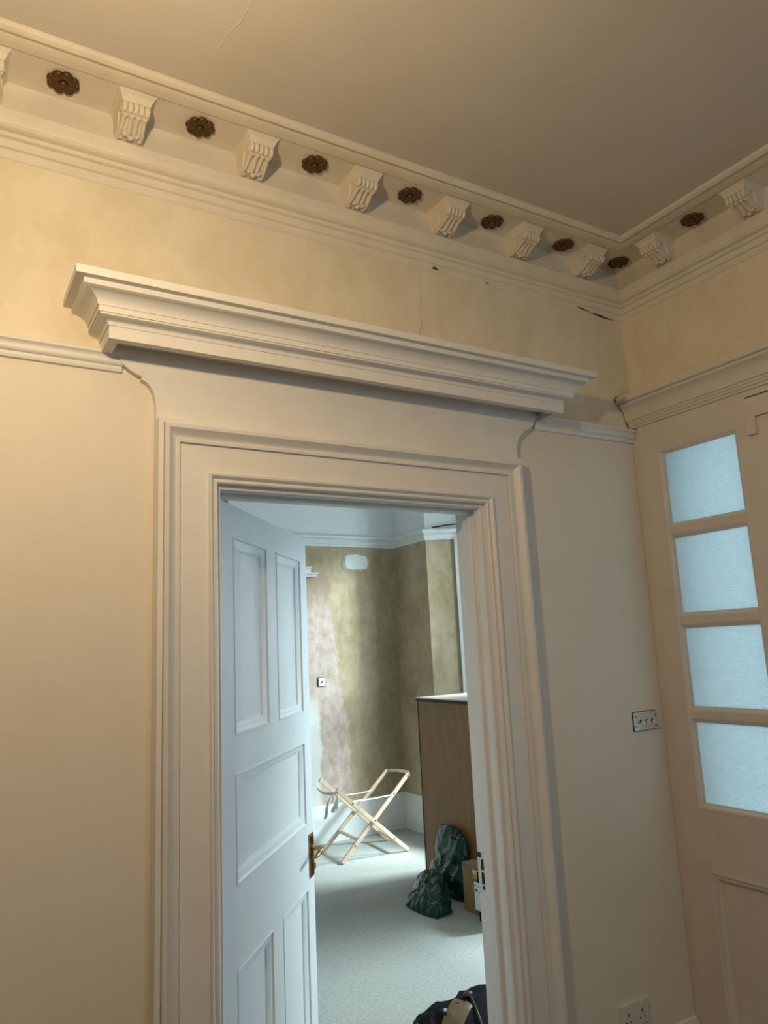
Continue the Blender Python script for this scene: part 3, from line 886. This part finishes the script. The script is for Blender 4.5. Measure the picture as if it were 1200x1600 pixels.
for x, z in ((-0.062, 0.02), (-0.062, -0.022), (0.062, 0.02), (0.062, -0.022)):
    bm = new_bm(); add_disc(bm, (x, -0.0105, z), 0.0035, 0.003, 'y', 8)
    obj('screw', bm, 'steel', sw)

so = tag(empty('wall_socket', (2.398, 0, 0.309)), 'ivory double wall socket low down above the skirting board', 'socket')
bm = new_bm(); add_box(bm, -0.078, 0.078, -0.010, 0.0, -0.043, 0.042, 0.003)
obj('plate', bm, 'white_plastic', so)
for s in (-1, 1):
    c = s * 0.038
    bm = new_bm(); add_box(bm, c - 0.008, c + 0.008, -0.014, -0.009, 0.014, 0.034, 0.0015)
    obj('rocker', bm, 'white_plastic', so)
    for dx, dz, w, h in ((0, 0.004, 0.0025, 0.0045), (-0.012, -0.020, 0.0035, 0.0025), (0.012, -0.020, 0.0035, 0.0025)):
        bm = new_bm(); add_box(bm, c + dx - w, c + dx + w, -0.0108, -0.009, dz - h, dz + h)
        obj('pin_hole', bm, 'black_gap', so)

fs = tag(empty('light_switch', (3.184, BY, 1.444)), 'small single metal switch on the pink plaster of the far wall', 'switch')
bm = new_bm(); add_box(bm, -0.040, 0.040, -0.010, 0.0, -0.044, 0.044, 0.001)
obj('back_box', bm, 'steel', fs)
bm = new_bm(); add_box(bm, -0.033, 0.035, -0.016, -0.008, -0.039, 0.037, 0.0015)
obj('plate', bm, 'paper', fs)
bm = new_bm(); add_tube(bm, [(0, -0.015, 0), (0, -0.030, -0.006)], [0.009, 0.005], 8)
obj('toggle', bm, 'steel', fs)

sh = tag(empty('wall_bracket', (3.03, BY, 2.44)), 'small white moulded wall bracket beside the edge of the open door', 'bracket')
bm = new_bm(); add_prism(bm, [(0, 0.0), (-0.055, 0.0), (-0.07, 0.018), (-0.095, 0.024), (-0.095, 0.034), (0, 0.034)], 'x', -0.30, 0.115)
obj('ledge', bm, 'white_emulsion', sh)
bm = new_bm(); add_box(bm, -0.30, 0.060, -0.045, 0.0, 0.034, 0.085, 0.003); add_box(bm, -0.30, 0.070, -0.055, 0.0, 0.085, 0.098, 0.003)
obj('upstand', bm, 'white_emulsion', sh)

# ------------------------------------------------------------------ folding wooden stand in the far room
st = tag(empty('folding_stand', (3.30, 3.745, 0)), 'pale wooden folding stand with crossed legs and hanging tapes on the carpet', 'stand')
ox, oy = 3.30, 3.745
yF, yR = 3.54 - oy, 3.95 - oy
legs = []
def leg(a, b, w=0.020, h=0.034):
    bm = new_bm(); add_beam(bm, a, b, w, h, (0, 1, 0), 0.002)
    return obj('leg', bm, 'pale_wood', st)
A = [((2.975 - ox, 0.0), (3.660 - ox, 0.628))]
ly = 0.021
L1 = leg((2.975 - ox, yF, 0.010), (3.660 - ox, yF, 0.632))                 # rising to the right, front
L2 = leg((3.612 - ox, yF - ly, 0.010), (2.935 - ox, yF - ly, 0.592))         # rising to the left, front
L3 = leg((2.995 - ox, yR, 0.010), (3.690 - ox, yR, 0.612))
L4 = leg((3.662 - ox, yR - ly, 0.010), (2.985 - ox, yR - ly, 0.622))
for y, x, z, pa in ((yF - ly, 3.292 - ox, 0.302, L2), (yR - ly, 3.335 - ox, 0.300, L4), (yF - ly, 3.47 - ox, 0.128, L2), (yF - 0.0, 3.50 - ox, 0.485, L1), (yF, 3.10 - ox, 0.125, L1), (yF, 3.645 - ox, 0.615, L1), (yF - ly, 3.08 - ox, 0.466, L2)):
    bm = new_bm(); add_disc(bm, (x, y - 0.0125, z), 0.0065, 0.003, 'y', 10)
    obj('bolt', bm, 'steel', pa)
def rail(a, b, w=0.018, h=0.030):
    bm = new_bm(); add_beam(bm, a, b, w, h, (1, 0, 0.6), 0.002)
    return obj('stretcher', bm, 'pale_wood', st)
rail((3.140 - ox, yF + 0.01, 0.160), (3.165 - ox, yR - 0.01, 0.160))
rail((3.520 - ox, yF - 0.01, 0.092), (3.555 - ox, yR - 0.03, 0.098))
def band(p0, p1, bulge, w):                                      # bent strap joining two leg tops
    bm = new_bm()
    p0, p1 = Vector(p0), Vector(p1)
    n = 16; rings = []
    for i in range(n + 1):
        f = i / n
        c = p0.lerp(p1, f) + Vector((bulge[0], bulge[1], bulge[2])) * math.sin(math.pi * f) ** 0.6
        rings.append([c + Vector((-.003, 0, -w / 2)), c + Vector((.003, 0, -w / 2)), c + Vector((.003, 0, w / 2)), c + Vector((-.003, 0, w / 2))])
    add_loft(bm, rings)
    return bm
obj('strap', band((3.664 - ox, yF - 0.014, 0.625), (3.688 - ox, yR + 0.012, 0.603), (0.035, 0, 0.012), 0.026), 'pale_wood', st, smooth_deg=50)
stl = obj('strap', band((2.945 - ox, yF - 0.034, 0.575), (2.990 - ox, yR + 0.0, 0.605), (-0.075, 0, -0.030), 0.024), 'strap_cloth', st, smooth_deg=50)
stl['label'] = 'white cloth strap'
for y, zz, xa, xb in ((yF - 0.012, 0.478, 3.085, 3.478), (yR - 0.012, 0.455, 3.185, 3.525)):
    bm = new_bm(); add_tube(bm, [(xa - ox, y, zz), ((xa + xb) / 2 - ox, y, zz - 0.005), (xb - ox, y, zz)], 0.0055, 6)
    obj('cord', bm, 'cord', st)
def ribbon(path, w, side):
    bm = new_bm(); side = Vector(side).normalized()
    pts = [Vector(p) for p in path]
    rings = []
    for i, p in enumerate(pts):
        t = (pts[min(i + 1, len(pts) - 1)] - pts[max(i - 1, 0)]).normalized()
        nn = t.cross(side).normalized() * 0.0015
        wi = w[i] if isinstance(w, (list, tuple)) else w
        rings.append([p - side * wi / 2 - nn, p + side * wi / 2 - nn, p + side * wi / 2 + nn, p - side * wi / 2 + nn])
    add_loft(bm, rings)
    return bm
bx, by = 2.93 - ox, yF - 0.035
obj('tape', ribbon([(bx, by, 0.565), (bx - 0.005, by - .01, 0.54), (bx - 0.012, by - .012, 0.51), (bx - 0.028, by - .012, 0.475), (bx - 0.045, by - .01, 0.445), (bx - 0.040, by, 0.425), (bx - 0.018, by, 0.428), (bx - 0.004, by, 0.45), (bx, by, 0.50), (bx + .002, by, 0.56)],
               [.012, .014, .018, .026, .03, .03, .028, .024, .016, .012], (1, -0.5, 0)), 'strap_cloth', st, smooth_deg=60)
obj('tape', ribbon([(bx - 0.02, by - .002, 0.578), (bx - 0.06, by, 0.545), (bx - 0.085, by, 0.505), (bx - 0.098, by, 0.46), (bx - 0.100, by, 0.42), (bx - 0.115, by, 0.385)],
               [.010, .012, .016, .022, .026, .024], (1, -0.6, 0.1)), 'strap_cloth', st, smooth_deg=60)
obj('tape', ribbon([(bx - 0.03, by - .004, 0.570), (bx - 0.035, by, 0.53), (bx - 0.055, by, 0.50), (bx - 0.088, by, 0.478)],
               [.008, .008, .008, .010], (1, -0.6, 0.1)), 'strap_cloth', st, smooth_deg=60)

# ------------------------------------------------------------------ tall plywood cabinet
cb = tag(empty('cabinet', (3.62, 2.32, 0)), 'tall brown plywood sided cabinet with a pale top standing on the carpet', 'cabinet')
cx, cy = 3.62, 2.32
X0, X1, Y0, Y1, ZC = 3.312 - cx, 3.93 - cx, 1.80 - cy, 2.800 - cy, 1.318
bm = new_bm(); add_box(bm, X0 + 0.012, X1, Y0, Y1 - 0.008, 0.0, ZC)
obj('carcass', bm, 'ply_edge_shade', cb)
bm = new_bm(); add_box(bm, X0, X0 + 0.012, Y0, Y1 - 0.010, 0.0, ZC - 0.004, 0.001)
obj('side_panel', bm, 'plywood', cb)
bm = new_bm(); add_box(bm, X0 - 0.003, X1, Y1 - 0.010, Y1, 0.0, ZC - 0.012, 0.001)
obj('back_panel', bm, 'ply_edge_shade', cb)  # dark strip: the shadow along the back edge is painted into its colour
bm = new_bm(); add_box(bm, X0 - 0.006, X1 + 0.01, Y0 - 0.01, Y1 + 0.016, ZC, ZC + 0.012, 0.001)
add_box(bm, X0 - 0.004, X0 + 0.02, Y0, Y1 + 0.010, ZC - 0.010, ZC)
obj('top_edge', bm, 'ply_edge_shade', cb)
bm = new_bm(); add_box(bm, X0 - 0.008, X1 + 0.012, Y0 - 0.012, Y1 + 0.018, ZC + 0.012, ZC + 0.020, 0.002)
obj('top', bm, 'pale_top', cb)

# ------------------------------------------------------------------ green plastic sacks
def crumple(bm, seed, amp, freq, zs=1.0, floor=None, wall_x=None):
    bm.normal_update()
    off = Vector((seed * 3.1, seed * 7.7, seed * 1.3))
    for v in bm.verts:
        p = Vector((v.co.x * freq, v.co.y * freq, v.co.z * freq * zs)) + off
        p += Vector((noise.noise(p * 0.7), noise.noise(p * 0.7 + off), noise.noise(p * 0.7 - off))) * 0.8
        d = noise.voronoi(p)[0]
        q = Vector((p.x * 2.0, p.y * 2.0, p.z * 1.5))
        d2 = noise.voronoi(q)[0]
        ridge = math.exp(-(d[1] - d[0]) * 5.5) + 0.45 * math.exp(-(d2[1] - d2[0]) * 6.0)
        v.co += v.normal * amp * (ridge - 0.45 + 0.7 * noise.noise(p * 0.6))
    for v in bm.verts:
        if floor is not None and v.co.z < floor:
            v.co.z = floor + 0.002 * random.random()
        if wall_x is not None and v.co.x > wall_x:
            v.co.x = wall_x - 0.002 * random.random()

def loft_bag(rings, seed, amp, freq, **kw):
    """rings: (centre x, y, z, half size x, half size y) from the bottom to the mouth; first and last are closed."""
    bm = new_bm()
    n = 72; R_ = []
    m = len(rings)
    fine = []
    for i in range(m - 1):
        for k in range(10):
            f = k / 10
            fine.append([a + (b - a) * f for a, b in zip(rings[i], rings[i + 1])])
    fine.append(list(rings[-1]))
    for (x, y, z, hx, hy) in fine:
        R_.append([(x + hx * math.copysign(abs(math.cos(t)) ** 0.8, math.cos(t)), y + hy * math.copysign(abs(math.sin(t)) ** 0.8, math.sin(t)), z) for t in (k * 2 * math.pi / n for k in range(n))])
    add_loft(bm, R_)
    bmesh.ops.recalc_face_normals(bm, faces=bm.faces)
    crumple(bm, seed, amp, freq, **kw)
    return bm

def hull_bag(pts, seed, amp, freq, cuts=3, **kw):
    bm = new_bm()
    for p in pts:
        bm.verts.new(Vector(p))
    r = bmesh.ops.convex_hull(bm, input=bm.verts)
    bmesh.ops.delete(bm, geom=list({g for g in r['geom_interior'] + r['geom_unused'] if isinstance(g, bmesh.types.BMVert) and g.is_valid}), context='VERTS')
    for k in range(cuts):
        bmesh.ops.subdivide_edges(bm, edges=bm.edges, cuts=1, use_grid_fill=True, smooth=0.25 if k == 0 else 0.0)
        bmesh.ops.triangulate(bm, faces=[f for f in bm.faces if len(f.verts) > 4])
    bmesh.ops.recalc_face_normals(bm, faces=bm.faces)
    crumple(bm, seed, amp, freq, **kw)
    return bm

gb = tag(empty('rubbish_sack', (3.22, 2.38, 0)), 'upright dark green plastic sack with a handle hole leaning on the plywood cabinet', 'bag')
bm = loft_bag([(0.01, -0.07, 0.003, 0.045, 0.10), (0.0, -0.05, 0.06, 0.060, 0.15), (0.0, 0.0, 0.13, 0.060, 0.20), (0.01, 0.005, 0.18, 0.052, 0.19), (0.025, -0.02, 0.225, 0.045, 0.165), (0.028, -0.03, 0.29, 0.045, 0.185), (0.040, -0.005, 0.37, 0.030, 0.165), (0.052, 0.015, 0.415, 0.016, 0.140), (0.058, 0.020, 0.440, 0.010, 0.128)],
              2, 0.014, 8, zs=0.40, floor=0.002, wall_x=0.082)
sk = obj('sack_body', bm, 'green_bag', gb, smooth_deg=40)
bm = new_bm()
add_prism(bm, [(-0.075 + 0.030 * math.cos(k * math.pi / 8), 0.388 + 0.010 * math.sin(k * math.pi / 8)) for k in range(16)], 'x', 0.002, 0.030)
obj('handle_hole', bm, 'black_gap', gb)
g2 = tag(empty('rubbish_sack', (2.998, 2.25, 0)), 'crumpled dark green plastic sack slumped on the carpet in front of the cabinet', 'bag')
ax, ay = 3.02, 2.25
bm = hull_bag([(x - ax, y - ay, z) for x, y, z in (
    (2.875, 2.355, 0.015), (2.880, 2.330, 0.030), (2.905, 2.035, 0.012), (2.925, 2.060, 0.075), (3.02, 2.05, 0.02), (3.06, 2.14, 0.02), (3.05, 2.15, 0.10), (3.12, 2.26, 0.17), (3.12, 2.40, 0.185), (3.05, 2.46, 0.150), (3.12, 2.50, 0.12), (3.12, 2.48, 0.01), (2.95, 2.44, 0.015), (2.96, 2.40, 0.09))],
              5, 0.011, 8, cuts=5, floor=0.003)
obj('sack_body', bm, 'green_bag', g2, smooth_deg=40)

# ------------------------------------------------------------------ carton, folder and leaflet beside the cabinet
ct = tag(empty('cardboard_box', (3.21, 1.93, 0)), 'brown cardboard carton with a white and yellow sticker beside the green sacks', 'box')
kx0, kx1, ky0, ky1, kz = -0.085, 0.085, -0.17, 0.143, 0.295
bm = new_bm(); add_box(bm, kx0, kx1, ky0, ky1, 0.0, kz, 0.003)
obj('carton_body', bm, 'card', ct)
bm = new_bm(); add_box(bm, kx0 - 0.002, kx1, -0.02, 0.03, kz, kz + 0.0015)
obj('tape', bm, 'card_edge', ct)
bm = new_bm(); add_box(bm, kx0 - 0.003, (kx0 + kx1) / 2 - 0.002, ky0, ky1, kz - 0.0005, kz + 0.004, 0.001); add_box(bm, (kx0 + kx1) / 2 + 0.002, kx1, ky0, ky1, kz - 0.0005, kz + 0.004, 0.001)
obj('flap', bm, 'card', ct)
bm = new_bm(); add_box(bm, kx0 - 0.0015, kx0, -0.048, 0.028, 0.252, 0.275)
lb = obj('sticker', bm, 'paper', ct); lb['label'] = 'white sticker'
bm = new_bm(); add_box(bm, kx0 - 0.0025, kx0, -0.008, 0.026, 0.224, 0.254)
lb = obj('sticker', bm, 'yellow', ct); lb['label'] = 'yellow sticker'
for z in (0.260, 0.267):
    bm = new_bm(); add_box(bm, kx0 - 0.0022, kx0, -0.044, 0.010, z, z + 0.002)
    obj('print_line', bm, 'ink', ct)
bm = new_bm(); add_prism(bm, [(0.0 , 0.232), (0.018, 0.232), (0.009, 0.248)], 'x', kx0 - 0.0032, kx0)
obj('print_mark', bm, 'ink', ct)

fd = tag(empty('folder', (3.085, 1.80, 0)), 'narrow black folder standing against the cardboard carton', 'folder')
bm = new_bm(); add_box(bm, -0.012, 0.012, -0.16, 0.046, 0.0, 0.292, 0.003)
obj('cover', bm, 'black_cloth', fd)
bm = new_bm(); add_box(bm, -0.009, 0.009, -0.161, 0.038, 0.010, 0.286)
obj('page_block', bm, 'card_edge', fd)
lf = tag(empty('leaflet', (3.062, 1.758, 0.07)), 'white printed leaflet propped against the black folder beside the carton', 'paper')
bm = new_bm(); add_box(bm, -0.004, 0.0, -0.10, 0.105, 0.0, 0.165, 0.001)
obj('sheet', bm, 'paper', lf)
for y0, y1, z0, z1 in ((0.085, 0.098, 0.145, 0.155), (0.070, 0.092, 0.110, 0.128), (0.045, 0.060, 0.104, 0.114), (0.03, 0.06, 0.138, 0.150), (0.0, 0.03, 0.110, 0.120)):
    bm = new_bm(); add_box(bm, -0.0052, -0.003, y0, y1, z0, z1)
    obj('print_line', bm, 'ink', lf)

# ------------------------------------------------------------------ black holdall just inside the far room
hb = tag(empty('holdall', (2.06, 0.50, 0)), 'open black holdall with tan leather trim on the carpet behind the door jamb', 'bag')
hx, hy = 2.06, 0.50
bm = loft_bag([(0.02, 0.0, 0.002, 0.36, 0.15), (0.02, 0.0, 0.06, 0.40, 0.19), (0.02, 0.0, 0.15, 0.40, 0.18), (0.02, 0.0, 0.20, 0.385, 0.16), (0.03, 0.01, 0.245, 0.36, 0.125), (0.05, 0.02, 0.275, 0.33, 0.07), (0.05, 0.03, 0.285, 0.30, 0.03)], 9, 0.016, 7, floor=0.002)
from mathutils.bvhtree import BVHTree
HB = BVHTree.FromBMesh(bm)
hbody = obj('holdall_body', bm, 'black_cloth', hb, smooth_deg=60)
def on_bag(x, y, lift):
    hit = HB.ray_cast(Vector((x, y, 1.0)), Vector((0, 0, -1)))
    return hit[0] + hit[1] * lift if hit[0] is not None else Vector((x, y, 0.2))
def draped(name, A, B, C_, D, mat, th=0.005, nu=10, nv=6):
    """a leather piece laid over the bag; corners in plan"""
    bm = new_bm()
    grids = []
    for lift in (-0.002, th):
        g = []
        for i in range(nu + 1):
            row = []
            for j in range(nv + 1):
                u, v = i / nu, j / nv
                p = (Vector(A).lerp(Vector(B), u)).lerp(Vector(D).lerp(Vector(C_), u), v)
                row.append(bm.verts.new(on_bag(p.x, p.y, lift)))
            g.append(row)
        for i in range(nu):
            for j in range(nv):
                bm.faces.new([g[i][j], g[i + 1][j], g[i + 1][j + 1], g[i][j + 1]])
        grids.append(g)
    a, b = grids
    rim = [(i, 0) for i in range(nu + 1)] + [(nu, j) for j in range(1, nv + 1)] + [(i, nv) for i in range(nu - 1, -1, -1)] + [(0, j) for j in range(nv - 1, 0, -1)]
    for (i, j), (k, l) in zip(rim, rim[1:] + rim[:1]):
        bm.faces.new([a[i][j], a[k][l], b[k][l], b[i][j]])
    return obj(name, bm, mat, hb, smooth_deg=50)
lt = draped('leather_flap', (-0.345, -0.105), (-0.118, 0.045), (-0.085, -0.035), (-0.285, -0.150), 'leather')
lt['label'] = 'tan leather flap'
p = on_bag(-0.215, -0.020, 0.008)
bm = new_bm(); add_ellipsoid(bm, p, 0.008, 0.008, 0.008, 10, 6)
obj('stud', bm, 'chrome', hb, smooth_deg=60)
k0 = on_bag(-0.060, 0.030, 0.012)
bm = new_bm()
add_ellipsoid(bm, k0, 0.024, 0.018, 0.013, 12, 8)
cord = [on_bag(-0.055 - 0.012 * i, 0.025 - 0.030 * i, 0.010) for i in range(8)]
add_tube(bm, cord, 0.005, 8)
obj('strap', bm, 'leather_dark', hb, smooth_deg=60)
bm = new_bm()
add_tube(bm, [(-0.345, 0.005, 0.20), (-0.352, -0.005, 0.255), (-0.345, -0.012, 0.275), (-0.335, -0.018, 0.255), (-0.335, -0.02, 0.20)], 0.010, 8)
obj('handle_loop', bm, 'leather_dark', hb, smooth_deg=60)
